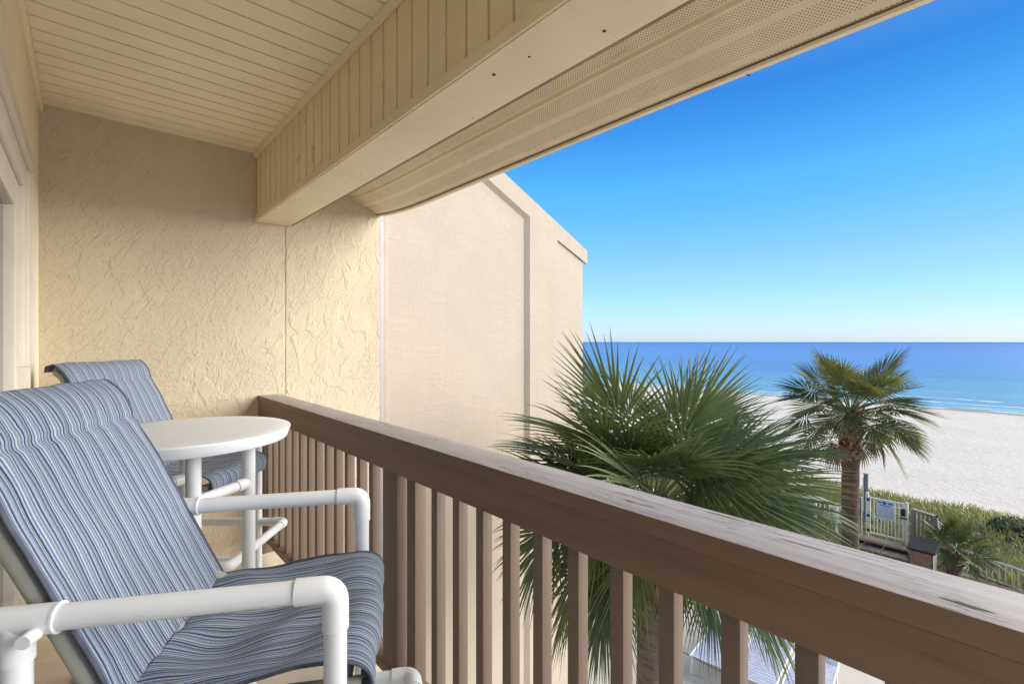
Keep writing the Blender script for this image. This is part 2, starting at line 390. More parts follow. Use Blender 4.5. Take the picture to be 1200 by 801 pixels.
def arc(p0, corner, p1, rad, n=6):
    """points of a rounded bend from p0 via corner to p1 (only the bend)"""
    p0, c, p1 = Vector(p0), Vector(corner), Vector(p1)
    a = (p0 - c).normalized(); b = (p1 - c).normalized()
    s = c + a * rad; e = c + b * rad
    out = []
    for i in range(n + 1):
        t = i / n; out.append(s * (1 - t) ** 2 + c * 2 * t * (1 - t) + e * t * t)
    return out
def lathe(bm, prof, seg=48, c=(0, 0), mi=0):
    rings = []
    for r, z in prof:
        if r < 1e-5: rings.append([bm.verts.new((c[0], c[1], z))])
        else: rings.append([bm.verts.new((c[0] + r * cos(2 * pi * j / seg), c[1] + r * sin(2 * pi * j / seg), z)) for j in range(seg)])
    for a, b in zip(rings, rings[1:]):
        for j in range(seg):
            k = (j + 1) % seg
            if len(a) == 1: q = (a[0], b[j], b[k])
            elif len(b) == 1: q = (a[j], b[0], a[k])
            else: q = (a[j], b[j], b[k], a[k])
            f = bm.faces.new(q); f.material_index = mi
    bmesh.ops.recalc_face_normals(bm, faces=bm.faces)

XL, YE = -0.186, 3.58            # door wall plane, end wall plane
ZC, XB0, XB1, ZB = 2.665, 0.865, 1.095, 2.22
Y0 = -0.9                        # the balcony runs on a little behind the camera
ZG = -4.40                       # pool deck level

# ================================================================== SETTING
def grid(bm, xs, ys, zf, mi=0):
    vs = [[bm.verts.new((x, y, zf(x, y))) for y in ys] for x in xs]
    for i in range(len(xs) - 1):
        for j in range(len(ys) - 1):
            bm.faces.new((vs[i][j], vs[i + 1][j], vs[i + 1][j + 1], vs[i][j + 1])).material_index = mi
def sand_z(x, y):
    if x < 17.6: return -4.9
    d = 0.55 * math.exp(-((x - 21.0) / 3.0) ** 2) * (0.8 + 0.5 * mn.noise(Vector((x * .25, y * .2, 0))))
    base = -4.95 - max(0, (x - 24)) * 0.0293 + 0.07 * mn.noise(Vector((x * .3, y * .25, 3)))
    return base + d
bm = BM()
xs = [-4000, -400, -60, -20, 0, 10, 17.5] + [17.7 + i * .6 for i in range(20)] + [30 + i * 2.5 for i in range(21)] + [86, 100]
ys = [-6000, -800, -200, -60, -30] + [-20 + i * 0.8 for i in range(70)] + [38, 44, 52, 62, 80, 120, 260, 900, 6000]
grid(bm, xs, ys, sand_z)
tag(finish('beach_sand', bm, M['sand'], angle=180), kind='structure')
bm = BM()
xsea = [72, 90, 120, 200, 500, 2000, 9000, 40000]; ysea = [-40000, -6000, -600, -100, 0, 100, 600, 6000, 40000]
grid(bm, xsea, ysea, lambda x, y: -6.5)
tag(finish('sea', bm, M['sea']), kind='structure')
bm = BM()
for k, (x0, w, y0, y1) in enumerate([(77.0, .5, -20, 60), (79.3, .3, -15, 8), (80.6, .35, 12, 50), (84, .4, -10, 30), (90, .4, 5, 25)]):
    ys_ = [y0 + (y1 - y0) * i / 40 for i in range(41)]
    a = []; b = []
    for y in ys_:
        o = 1.3 * mn.noise(Vector((y * .13, k * 5.1, 0))); ww = w * (0.35 + abs(mn.noise(Vector((y * .4, k, 1)))) * 1.6)
        a.append(bm.verts.new((x0 + o - ww, y, -6.492))); b.append(bm.verts.new((x0 + o + ww, y, -6.492)))
    for i in range(40): bm.faces.new((a[i], b[i], b[i + 1], a[i + 1]))
tag(finish('sea_foam', bm, M['foam']), kind='structure')

bm = BM(); box(bm, -9, 15.2, -30, 13.0, ZG - .6, ZG); box(bm, 15.2, 16.9, -30, .2, ZG - .6, ZG); box(bm, 15.2, 16.9, 9.5, 13, ZG - .6, ZG)
tag(finish('pool_deck', bm, M['deck'], smooth=False), kind='structure')
bm = BM(); box(bm, 8.2, 12.4, 6.0, 10.5, ZG, ZG + .12, 0.03)
tag(finish('lawn_bed', bm, M['lawn_soil']), kind='structure')
def blades(bm, n, area, h, w, zf, tint, lean=0.5, dead=0.1):
    lay = bm.loops.layers.float_color.get('tint') or bm.loops.layers.float_color.new('tint')
    for _ in range(n):
        x, y = area(); z = zf(x, y); hh = h * random.uniform(.5, 1.25); ww = w * random.uniform(.6, 1.3)
        a = random.uniform(0, 2 * pi); l = hh * random.uniform(.1, lean); la = random.uniform(0, 2 * pi)
        dx, dy = cos(a) * ww, sin(a) * ww; lx, ly = cos(la) * l, sin(la) * l
        v = [bm.verts.new(p) for p in ((x - dx, y - dy, z - .03), (x + dx, y + dy, z - .03), (x + dx * .7 + lx * .35, y + dy * .7 + ly * .35, z + hh * .6),
                                       (x - dx * .7 + lx * .35, y - dy * .7 + ly * .35, z + hh * .6), (x + lx, y + ly, z + hh * (1 - .3 * l / hh)))]
        q = tint(x, y); dd = 1.0 if random.random() < dead else random.uniform(0, .25)
        for f in (bm.faces.new((v[0], v[1], v[2], v[3])), bm.faces.new((v[3], v[2], v[4]))):
            for lp in f.loops: lp[lay] = (q, dd, 0, 1)
bm = BM()
blades(bm, 9000, lambda: (random.uniform(8.25, 12.35), random.uniform(6.05, 10.4)), .13, .012, lambda x, y: ZG + .12, lambda x, y: random.random())
tag(finish('lawn_grass', bm, M['lawn'], smooth=False), kind='stuff', label='short bright green lawn beside the pale concrete deck', cat='grass')

bm = BM(); box(bm, 12.9, 15.199, 0.2, 9.5, ZG - .3, ZG + .02, .01); box(bm, 15.2, 17.0, 0.2, 9.5, ZG - .7, ZG - .22)
M['mulch'] = plain('brown_mulch', (0.15, 0.105, 0.065), 0.95, 0.45, 14, 0.02, 30, dirt=(0.30, 0.25, 0.17), dscale=9, dlo=.55, dhi=.7)
tag(finish('planting_bed', bm, M['mulch']), kind='structure')
# balcony floor and ceiling
bm = BM(); box(bm, XL - .02, 1.0, Y0, YE, -0.2, 0.0, 0.004)
tag(finish('balcony_floor', bm, M['concrete_floor']), kind='structure')
bm = BM()
y = 2.103 - 40 * 0.1068
yy = [q for q in (2.103 + i * 0.1068 for i in range(-32, 20)) if Y0 < q < YE]
prof = [(Y0, 0)]
for q in yy: prof += [(q - .0060, 0), (q - .0042, .009), (q + .0042, .009), (q + .0060, 0)]
prof.append((YE, 0))
def strip_profile(bm, prof, x0, x1, axis):
    """boards with V grooves: profile runs along Y; axis 'z' = ceiling at ZC facing down, 'x' = face at x0 facing -X between z=x0..x1"""
    for (ya, ha), (yb, hb) in zip(prof, prof[1:]):
        mi = 1 if (ha > .003 and hb > .003) else 0
        if axis == 'z': p = [(x0, ya, ZC + ha), (x1, ya, ZC + ha), (x1, yb, ZC + hb), (x0, yb, ZC + hb)]
        else: p = [(XB0 + ha, ya, x0), (XB0 + ha, yb, x0), (XB0 + hb, yb, x1), (XB0 + ha, ya, x1)]; p[1] = (XB0 + hb, yb, x0)
        f = bm.faces.new([bm.verts.new(q) for q in p]); f.material_index = mi
strip_profile(bm, prof, XL, 1.1, 'z')
box(bm, XL, 1.1, Y0, YE, ZC + .012, ZC + .10, 0, 0)
tag(finish('ceiling', bm, [M['siding'], M['siding_groove']], smooth=False), kind='structure')

# ------------------------------------------------------------------ end wall
t = thing('balcony_wall', 'rough trowelled cream stucco wall closing the far end of the balcony behind the table', 'wall', (0.8, YE, 0))
def par(o, p):
    o.parent = p; o.matrix_parent_inverse = Matrix.Translation(-Vector(p.location)) if not any(p.rotation_euler) else p.matrix_basis.inverted(); return o
def build(name, bm, mat, p, **kw):
    return par(finish(name, bm, mat, **kw), p)
pts = [(-3.2, ZG - .2), (1.0485, ZG - .2), (1.0485, 2.72), (-3.2, 4.3)]
bm = BM(); prism_xz(bm, pts, YE, YE + .20); build('wall_panel', bm, M['stucco_near'], t, smooth=False)
pts = [(1.0535, ZG - .2), (1.755, ZG - .2), (1.755, 2.425), (1.0535, 2.72)]
bm = BM(); prism_xz(bm, pts, YE + .001, YE + .20); build('wall_panel', bm, M['stucco_near'], t, smooth=False)

# ------------------------------------------------------------------ door wall
t = thing('door_wall', 'plain cream wall on the left around the sliding glass door', 'wall', (XL, 1.5, 0))
bm = BM()
box(bm, XL - .2, XL, 3.10, YE, -.2, ZC)
box(bm, XL - .2, XL, Y0, 3.10, 2.225, ZC)
box(bm, XL - .2, XL, Y0, -.35, -.2, 2.225)
build('wall_face', bm, M['siding'], t, smooth=False)
bm = BM(); box(bm, XL, XL + .02, Y0, YE, ZC - .045, ZC - .001, .004); build('crown_strip', bm, M['siding'], t)
t = thing('sliding_door', 'cream framed sliding glass door at the left edge of the balcony', 'door', (XL, 2.4, 0))
bm = BM()
box(bm, XL - .07, XL + .012, 3.03, 3.098, 0, 2.22, .004); box(bm, XL - .07, XL + .012, -.34, 3.03, 2.152, 2.22, .004)
build('casing', bm, M['door_frame'], t)
bm = BM()
box(bm, XL - .10, XL - .004, 2.86, 3.028, 0.02, 2.15, .006); box(bm, XL - .10, XL - .004, -.34, 2.86, 2.05, 2.148, .006)
box(bm, XL - .09, XL + .004, 2.965, 2.985, 0.02, 2.14, .003); box(bm, XL - .10, XL - .004, -.34, 2.86, 0.0, .06, .006)
build('jamb', bm, M['door_frame'], t)
bm = BM()
box(bm, XL - .09, XL - .018, 2.68, 2.858, .06, 2.045, .006); box(bm, XL - .09, XL - .018, -.34, 2.68, 1.93, 2.045, .006); box(bm, XL - .09, XL - .018, -.34, 2.68, .06, .18, .006)
box(bm, XL - .09, XL - .018, 1.1, 1.2, .18, 1.93, .006)
sash = build('sash', bm, M['door_frame'], t)
bm = BM(); box(bm, XL - .06, XL - .05, -.34, 2.68, .17, 1.94); finish('pane', bm, M['glass'], sash, smooth=False)
bm = BM(); box(bm, XL - .02, XL + .018, 2.74, 2.80, 1.18, 1.30, .006); finish('latch_plate', bm, M['door_frame'], sash)

# ------------------------------------------------------------------ beam over the rail
t = thing('ceiling_beam', 'boxed cream beam of vertical boards running along the balcony over the rail', 'beam', (0.98, 1.5, ZB))
yy = [q for q in (1.517 + i * 0.1085 for i in range(-30, 24)) if Y0 < q < YE]
prof = [(Y0, 0)]
for q in yy: prof += [(q - .0066, 0), (q - .0048, .011), (q + .0048, .011), (q + .0066, 0)]
prof.append((YE, 0))
bm = BM(); strip_profile(bm, prof, ZB + .004, ZC, 'x')
build('board_face', bm, [M['beam_face'], M['siding_groove']], t, smooth=False)
bm = BM(); box(bm, XB0 + .012, XB1 - .004, Y0, YE, ZB + .012, ZC + .01); build('core', bm, M['beam_face'], t, smooth=False)
bm = BM(); box(bm, XB0 - .002, XB1 - .022, Y0, YE, ZB - .012, ZB + .003, .002)
build('underside_board', bm, M['beam_under'], t)
M['dark_edge'] = plain('dark_edge_paint', (0.27, 0.20, 0.12), 0.8, 0.25, 5, dirt=(.16, .115, .07), dscale=7, dlo=.5, dhi=.75, stretch=(1, .3, 1))  # darker brown for the strip along the beam's outer edge
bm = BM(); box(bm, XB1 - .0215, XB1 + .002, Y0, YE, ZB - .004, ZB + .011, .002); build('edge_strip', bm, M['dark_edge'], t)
bm = BM(); box(bm, XB0 - .012, XB0 - .0025, Y0, YE, ZB - .009, ZB + .03, .003); build('bottom_trim', bm, M['beam_face'], t)
bm = BM()
prism_xz(bm, [(XB0 - .002, ZC - .001), (XB0 - .024, ZC - .001), (XB0 - .024, ZC - .006), (XB0 - .010, ZC - .030), (XB0 - .002, ZC - .032)], Y0, YE)
build('cove_trim', bm, M['beam_face'], t, smooth=False)
bm = BM()
for (q, x, r) in ((1.134, .927, .0062), (.997, .944, .0040), (.785, 1.012, .0055), (2.236, .999, .0032), (2.405, .997, .0028), (2.728, .911, .0028), (3.278, .901, .0025), (1.404, 1.05, .0026), (1.95, .93, .002), (2.98, 1.01, .002)):
    tmp = BM(); lathe(tmp, [(0, -.0016), (r, -.0011), (r, 0)], 10); join(bm, tmp, 0, Matrix.Translation((x, q, ZB - .012)))
build('nails', bm, M['nail'], t)
bm = BM()
for q in (.45, .78, 1.08, 1.33, 1.75, 2.3): box(bm, XB0 + .002, XB1 - .031, q, q + .0015, ZB - .0124, ZB - .011)
build('board_joints', bm, M['beam_face'], t, smooth=False)

# ------------------------------------------------------------------ soffit and eave
t = thing('roof_eave', 'sloping cream eave with perforated soffit panels hanging beyond the beam', 'eave', (1.5, 1.5, 2.4))
def edge_z(y):                       # the eave edge sags a little in the middle and lifts at the wall
    k = max(0, 1 - abs(y - YE) / 0.7); return 2.357 + 0.047 * k ** 2 - 0.012 * max(0, (1.0 - y) / 1.5)
ZT = 2.60
ys_ = [Y0 + (YE - Y0) * i / 50 for i in range(51)]
us = []
for i in range(7):
    us += [i / 7 + 0.0, i / 7 + .0] if False else []
ribs = [0.02, 0.345, 0.66, 1.0]
cross = [(0.0, 0.0)]
for r_ in (0.33, 0.665): cross += [(r_ - .030, 0), (r_ - .016, .011), (r_ + .016, .011), (r_ + .030, 0)]
cross.append((1.0, 0.0))
bm = BM(); uvl = bm.loops.layers.uv.new('UVMap')
rows = []
for y in ys_:
    row = []
    for s, dep in cross:
        x = 1.06 + (1.735 - 1.06) * s; z = 2.675 + (edge_z(y) + .004 - 2.675) * s
        row.append((Vector((x + dep * .39, y, z + dep)), y, s * .725))
    rows.append(row)
vv = [[bm.verts.new(p[0]) for p in row] for row in rows]
for i in range(len(rows) - 1):
    for j in range(len(cross) - 1):
        f = bm.faces.new((vv[i][j], vv[i][j + 1], vv[i + 1][j + 1], vv[i + 1][j]))
        for lp, (a, b_) in zip(f.loops, ((i, j), (i, j + 1), (i + 1, j + 1), (i + 1, j))): lp[uvl].uv = (rows[a][b_][1] + 5, rows[a][b_][2] + 1)
build('soffit_panel', bm, M['soffit'], t, angle=20)
bm = BM()
for (ya, yb) in zip(ys_, ys_[1:]):
    for (xa, xb, za, zb) in ((1.735, 1.758, -.010, .12),):
        pa, pb = edge_z(ya), edge_z(yb)
        v = [bm.verts.new(q) for q in ((xa, ya, pa + za), (xb, ya, pa + za), (xb, ya, pa + zb), (xa, ya, pa + zb), (xa, yb, pb + za), (xb, yb, pb + za), (xb, yb, pb + zb), (xa, yb, pb + zb))]
        for q in ((0, 1, 5, 4), (1, 2, 6, 5), (2, 3, 7, 6), (3, 0, 4, 7)): bm.faces.new([v[k] for k in q])
build('fascia_board', bm, M['siding'], t)
bm = BM()
for (ya, yb) in zip(ys_, ys_[1:]):
    pa, pb = edge_z(ya), edge_z(yb)
    v = [bm.verts.new(q) for q in ((1.728, ya, pa + .004), (1.7355, ya, pa + .001), (1.7355, yb, pb + .001), (1.728, yb, pb + .004))]
    bm.faces.new(v)
build('drip_edge', bm, M['siding_groove'], t, smooth=False)
bm = BM(); prism_xz(bm, [(1.80, 2.49), (1.80, 2.53), (-3.2, 4.65), (-3.2, 4.61)], Y0, YE + .2); build('roof', bm, M['roof'], t, smooth=False)
t = thing('wire_stub', 'tiny dark wire stub poking out below the eave edge against the sky', 'wire', (1.75, .73, edge_z(.73)))
bm = BM(); tube(bm, [(0, 0, .002), (.006, .002, -.012), (.012, -.004, -.016)], .0022, 6); finish('wire', bm, M['black'], t)

# ------------------------------------------------------------------ railing
t = thing('balcony_railing', 'brown painted timber balcony railing with weathered flat top', 'railing', (0.94, 1.5, 0))
XR = 0.875
bm = BM()
tmp = BM(); box(tmp, XR - .002, XR + .132, Y0, YE - .001, 1.0005, 1.040, .0016)
tmp.normal_update()
for f in tmp.faces: f.material_index = 1 if f.normal.z > .5 else 0
mp = {v: bm.verts.new(v.co) for v in tmp.verts}
for f in tmp.faces: bm.faces.new([mp[v] for v in f.verts]).material_index = f.material_index
tmp.free()
cap_marks = [(.905, .085, .030, .006), (.925, .645, .020, .004), (.99, .46, .045, .003), (.955, .30, .05, .002), (.90, 1.05, .03, .0025), (.97, 1.9, .05, .003)]
build('rail_cap', bm, [M['brown'], M['cap_top']], t, angle=30)
for (x, y, l, w) in cap_marks:                 # splits and chipped paint along the grain
    pts_ = [(x + w * sin(pi * (k / 8)) * random.uniform(.5, 1) * sg, y + l * (k / 4 - 1 if sg > 0 else 1 - k / 4)) for sg in (1, -1) for k in range(0, 8)]
    bm = BM(); bm.faces.new([bm.verts.new((a, b_, 1.0404)) for a, b_ in pts_]); build('paint_chip', bm, M['chip'], t, smooth=False)
bm = BM(); box(bm, XR - .001, XR + .038, Y0, YE - .001, .905, 1.0002, .0015); build('top_rail', bm, M['brown'], t)
bm = BM(); box(bm, XR + .002, XR + .075, Y0, YE - .001, .105, .145, .003); build('bottom_rail', bm, M['brown'], t)
bm = BM(); box(bm, XR + .005, XR + .095, 1.655, 1.770, -.15, 1.001, .004); build('post', bm, M['baluster'], t)
bm = BM(); box(bm, XR + .005, XR + .095, -.62, -.51, -.15, 1.001, .004); build('post', bm, M['baluster'], t)
bm = BM(); box(bm, XR + .02, XR + .066, 1.545, 1.605, .146, 1.001, .003); build('post_strip', bm, M['baluster'], t)
bm = BM(); box(bm, XR + .005, XR + .095, 3.485, 3.575, -.15, 1.001, .004); build('post', bm, M['baluster'], t)
proto = None
ybal = [1.416 - .1262 * i for i in range(0, 19)] + [1.905 + .1275 * i for i in range(0, 13)]
for yb in ybal:
    if yb < Y0 or (-.65 < yb < -.47): continue
    if proto is None:
        bm = BM(); box(bm, -.018, .018, -.018, .018, .146, .9995, .0025); proto = finish('baluster', bm, M['baluster']); proto.location = (XR + .018 + .0385 - .02, yb, 0); par(proto, t); first = proto
    else:
        c = first.copy(); col.objects.link(c); c.location = (first.location.x + random.uniform(-.001, .001), yb + random.uniform(-.003, .003), 0)

# ------------------------------------------------------------------ neighbouring wing
YN = 5.5
t = thing('neighbor_building', 'tall pale cream stucco gable wing beyond the balcony with sloping roof edge', 'building', (4.5, YN, ZG))
def rz(x): return 3.916 - .482 * (x - 4.714)
bm = BM(); prism_xz(bm, [(-1.0, ZG), (6.50, ZG), (6.50, rz(6.50) - .02), (-1.0, rz(-1.0) - .02)], YN + .05, YN + 9); build('wall', bm, M['stucco_far'], t, smooth=False)
bm = BM(); prism_xz(bm, [(5.224, ZG), (5.85, ZG), (5.85, rz(5.85) - .28), (5.224, rz(5.224) - .31)], YN, YN + .0495); build('pilaster', bm, M['stucco_far'], t, smooth=False)
bm = BM(); prism_xz(bm, [(5.852, ZG), (6.516, ZG), (6.516, rz(6.516) - .26), (5.852, rz(5.852) - .28)], YN + .025, YN + .0495); build('corner_panel', bm, M['stucco_far'], t, smooth=False)
bm = BM(); prism_xz(bm, [(-1.0, rz(-1.0) - .32), (5.225, rz(5.225) - .309), (5.851, rz(5.851) - .279), (6.615, rz(6.615) - .235), (6.615, rz(6.615)), (-1.0, rz(-1.0))], YN, YN + .0493); build('roof_band', bm, M['stucco_far'], t, smooth=False)
bm = BM()
def wedge(bm, a0, a1):
    A = [bm.verts.new(q) for q in a0]; B = [bm.verts.new(q) for q in a1]
    fs = [bm.faces.new(A), bm.faces.new(B[::-1])] + [bm.faces.new((A[i], B[i], B[(i + 1) % 3], A[(i + 1) % 3])) for i in range(3)]
    bmesh.ops.recalc_face_normals(bm, faces=fs)
zt = rz(5.224) - .31
wedge(bm, [(5.223, YN + .0005, ZG), (5.223, YN + .0495, ZG), (5.140, YN + .0495, ZG)], [(5.223, YN + .0005, zt), (5.223, YN + .0495, zt), (5.140, YN + .0495, zt - .03)])
wedge(bm, [(-1, YN + .0005, rz(-1) - .321), (-1, YN + .0495, rz(-1) - .321), (-1, YN + .0495, rz(-1) - .395)], [(5.2235, YN + .0005, zt), (5.2235, YN + .0495, zt), (5.2235, YN + .0495, zt - .075)])
build('recess_reveal', bm, M['stucco_far'], t, smooth=False)
bm = BM(); box(bm, 2.67, 2.752, YN + .01, YN + .0496, ZG, 4.3, .004); build('trim_and_shadow_strip', bm, M['lilac_trim'], t)
bm = BM(); box(bm, 2.753, 2.825, YN + .035, YN + .0496, ZG, 4.3, .003); build('trim_and_shadow_strip', bm, M['pink_shadow'], t)  # shadow band beside the lilac trim, painted as a pinkish strip

# ================================================================== FURNITURE
def make_chair(label):
    t = thing('patio_chair', label, 'chair', (0, 0, 0), 0, 'tall white pipe patio chairs')
    hw, ra, rf = .26, .0192, .0222
    xr = -.46; za = .975
    for s in (-1, 1):
        y = s * hw
        bm = BM()
        bend = arc((-.3, y, za), (0, y, za), (0, y, .5), .024, 6)
        tube(bm, [(xr + .02, y, za)] + [Vector((-.05, y, za))] + bend + [(0, y, .93), (0, y, .0)], ra, 18)
        fl = finish('front_leg_and_arm', bm, M['pvc'], t)
        bm = BM()
        tube(bm, [(-.064, y, za)] + bend + [(0, y, za - .066)], rf, 18)
        finish('elbow_fitting', bm, M['pvc'], fl)
        bm = BM()
        tube(bm, [(xr, y, za - .005), (xr, y, 0)], ra, 18)
        rl = finish('rear_leg', bm, M['pvc'], t)
        bm = BM()
        tube(bm, [(xr + .055, y, za), (xr - .03, y, za)], rf, 18); tube(bm, [(xr, y, za - .06), (xr, y, za)], rf, 18)
        tube(bm, [(xr + .057, y, za), (xr + .053, y, za)], rf + .0012, 18)
        finish('tee_fitting', bm, M['pvc'], rl)
        bm = BM()                                         # pivot knob
        yk = y - s * .0; tube(bm, [(xr + .035, y + s * .018, za - .012), (xr + .035, y + s * .043, za - .012)], [.011, .010], 12)
        finish('knob', bm, M['pvc'], rl)
        bm = BM(); tube(bm, [(0, y - s * .0, za - .0645), (0, y, za - .068)], rf + .0003, 18); finish('fitting_lip', bm, M['pvc'], fl)
        # side rails
        bm = BM(); tube(bm, [(xr, y, .775), (0, y, .775)], .0195, 14); finish('seat_rail', bm, M['pvc'], t)
        bm = BM(); tube(bm, [(xr, y, .25), (0, y, .25)], .0195, 14); finish('side_stretcher', bm, M['pvc'], t)
        # sling stile beside the seat and the back
        ys = s * .218
        bm = BM()
        tube(bm, [(.040, ys, .775), (-.30, ys, .78), (-.375, ys, .82), (-.43, ys, .935), (-.515, ys, 1.105), (-.585, ys, 1.25), (-.612, ys, 1.27)], .0150, 12)
        finish('sling_stile', bm, M['stile'], t)
        
    bm = BM(); tube(bm, [(xr, -hw, .775), (xr, hw, .775)], .0195, 14); finish('rear_rail', bm, M['pvc'], t)
    bm = BM(); tube(bm, [(.0, -hw, .76), (.0, hw, .76)], .0195, 14); finish('front_rail', bm, M['pvc'], t)
    bm = BM(); tube(bm, [(-.614, -.218, 1.276), (-.614, .218, 1.276)], .0150, 12); finish('head_rail', bm, M['stile'], t)
    bm = BM(); tube(bm, [(xr, -hw, .33), (xr, hw, .33)], .0195, 14); finish('rear_stretcher', bm, M['pvc'], t)
    # foot rest loop
    zf, xf = .455, .14
    bm = BM()
    tube(bm, [(xr, hw, zf)] + arc((xr, hw, zf), (xf, hw, zf), (xf, -hw, zf), .034, 6) + arc((xf, hw, zf), (xf, -hw, zf), (xr, -hw, zf), .034, 6) + [(xr, -hw, zf)], .0205, 16)
    fr = finish('foot_rest', bm, M['pvc'], t)
    for s in (-1, 1):
        bm = BM(); tube(bm, [(xf - .06, s * hw, zf)] + arc((0, s * hw, zf), (xf, s * hw, zf), (xf, 0, zf), .034, 6) + [(xf, s * (hw - .06), zf)], .0238, 16)
        finish('foot_rest_elbow', bm, M['pvc'], fr)
    # slings
    def sling(name, prof, W0, disp, nacross=56, sub=10):
        P = [Vector((p[0], 0, p[1])) for p in prof]
        # Catmull-Rom resample
        pts = []
        for i in range(len(P) - 1):
            p0 = P[max(i - 1, 0)]; p1 = P[i]; p2 = P[i + 1]; p3 = P[min(i + 2, len(P) - 1)]
            for k in range(sub):
                q = k / sub
                pts.append(0.5 * ((2 * p1) + (-p0 + p2) * q + (2 * p0 - 5 * p1 + 4 * p2 - p3) * q * q + (-p0 + 3 * p1 - 3 * p2 + p3) * q ** 3))
        pts.append(P[-1])
        L = [0]
        for a, b in zip(pts, pts[1:]): L.append(L[-1] + (b - a).length)
        bm = BM(); uvl = bm.loops.layers.uv.new('UVMap'); vs = []
        for i, p in enumerate(pts):
            tan = (pts[min(i + 1, len(pts) - 1)] - pts[max(i - 1, 0)]).normalized(); nrm = Vector((-tan.z, 0, tan.x))
            if nrm.z < 0 and abs(nrm.z) > abs(nrm.x): nrm = -nrm
            if nrm.x < 0 and abs(nrm.x) > abs(nrm.z): nrm = -nrm
            row = []
            for j in range(nacross + 1):
                v = j / nacross * 2 - 1; tt = L[i] / L[-1]
                dn, dy = disp(tt, v)
                row.append((bm.verts.new(p + nrm * dn + Vector((0, v * W0 + dy, 0))), (v * W0 + .5, L[i])))
            vs.append(row)
        for i in range(len(vs) - 1):
            for j in range(nacross):
                q = [vs[i][j], vs[i][j + 1], vs[i + 1][j + 1], vs[i + 1][j]]
                f = bm.faces.new([a[0] for a in q])
                for lp, a in zip(f.loops, q): lp[uvl].uv = a[1]
                if j < 1 or j >= nacross - 1: f.material_index = 1
        o = finish(name, bm, [M['fabric'], M['hem']], t, angle=180)
        md = o.modifiers.new('thickness', 'SOLIDIFY'); md.thickness = .004; md.offset = 0
        return o
    def back_disp(tt, v):
        e = 1 - v * v
        d = -.012 * e * (1 - tt)                                   # sags back between the stiles
        d += .005 * math.exp(-((tt - .86) / .085) ** 2) * (e ** .5)      # padded head roll
        d -= .0055 * math.exp(-((tt - .735) / .012) ** 2)
        d += .003 * math.exp(-((tt - .915) / .012) ** 2)           # stitched seam
        d += .003 * sin(v * 30 + 3 * sin(tt * 5)) * math.exp(-((tt - .74) / .09) ** 2)
        d += .006 * mn.noise(Vector((v * 2.2, tt * 3.5, 1.3))) + .0035 * mn.noise(Vector((v * 7, tt * 3, 4.3)))
        w = .003 * mn.noise(Vector((tt * 9, 0, v * .6 + 2)))
        return d, w + (.004 * v if tt > .78 else 0)
    sling('back_sling', [(-.338, .805), (-.365, .86), (-.405, .945), (-.4825, 1.103), (-.535, 1.215), (-.5655, 1.272), (-.60, 1.302), (-.628, 1.298), (-.635, 1.27)], .240, back_disp)
    def seat_disp(tt, v):
        e = 1 - v * v
        d = -.030 * e * math.exp(-((tt - .42) / .33) ** 2)
        f1 = sin(16 * (tt - .25 * v) + 2.2 * mn.noise(Vector((v * 1.5, tt * 2, 9))))
        d += .0075 * f1 * math.exp(-((v + .15) / .6) ** 2) * max(0, 1 - tt * .9)
        d += .006 * sin(9 * v + 5 * tt) * math.exp(-((tt - .15) / .22) ** 2)
        d += .014 * mn.noise(Vector((v * 2.3, tt * 3.1, 6.1))) * (.4 + .6 * e) + .005 * mn.noise(Vector((v * 6, tt * 5, 2.2)))
        return d, .007 * mn.noise(Vector((tt * 7, 3, v)))
    sling('seat_sling', [(-.345, .800), (-.30, .803), (-.2, .812), (-.10, .825), (-.03, .830), (.02, .825), (.052, .806), (.062, .775), (.052, .745), (.03, .735)], .238, seat_disp, sub=9)
    return t
ch1 = make_chair('blue striped sling chair nearest the camera, at the lower left corner')
ch1.location = (.45, 1.056, 0.0); ch1.rotation_euler = (0, 0, R(-29))
ch2 = copy_tree(ch1); ch2['label'] = 'blue striped sling chair behind the round white table against the stucco wall'
ch2.location = (.512, 2.60, 0); ch2.rotation_euler = (0, 0, R(-41))

t = thing('patio_table', 'round white plastic patio table with pipe legs between the two chairs', 'table', (.298, 2.195, 0), R(-41.4))
bm = BM()
lathe(bm, [(0, 1.0225), (.325, 1.0225), (.336, 1.0225), (.3385, 1.025), (.3495, 1.0585), (.350, 1.0615), (.3485, 1.0640), (.345, 1.0652), (.28, 1.0655), (0, 1.0655)], 96)
finish('tabletop', bm, M['table'], t, angle=50)
lp = []
for (r_, d_) in ((-1.107, 1.70), (-1.044, 1.94), (-1.333, 2.0), (-1.396, 1.76)):
    lp.append((r_ + 1.22, d_ - 1.85))
for (a, b_) in lp:
    bm = BM(); tube(bm, [(a, b_, 1.022), (a, b_, 0)], .0243, 20); lg = finish('leg', bm, M['pvc'], t)
    bm = BM(); tube(bm, [(a, b_, 0.0), (a, b_, .035)], .028, 20); finish('foot_cap', bm, M['pvc'], lg)
for i, j in ((0, 1), (3, 2)):
    for z, r_ in ((.84, .0195), (.20, .0195)):
        bm = BM(); tube(bm, [(*lp[i], z), (*lp[j], z)], r_, 14); finish('stretcher', bm, M['pvc'], t)
    a = Vector((*lp[j], .84)); b_ = Vector((*lp[i], .84)); d = (b_ - a).normalized()
    bm = BM(); tube(bm, [a + d * .01, a + d * .062], .0232, 14); finish('stretcher_fitting', bm, M['pvc'], t)

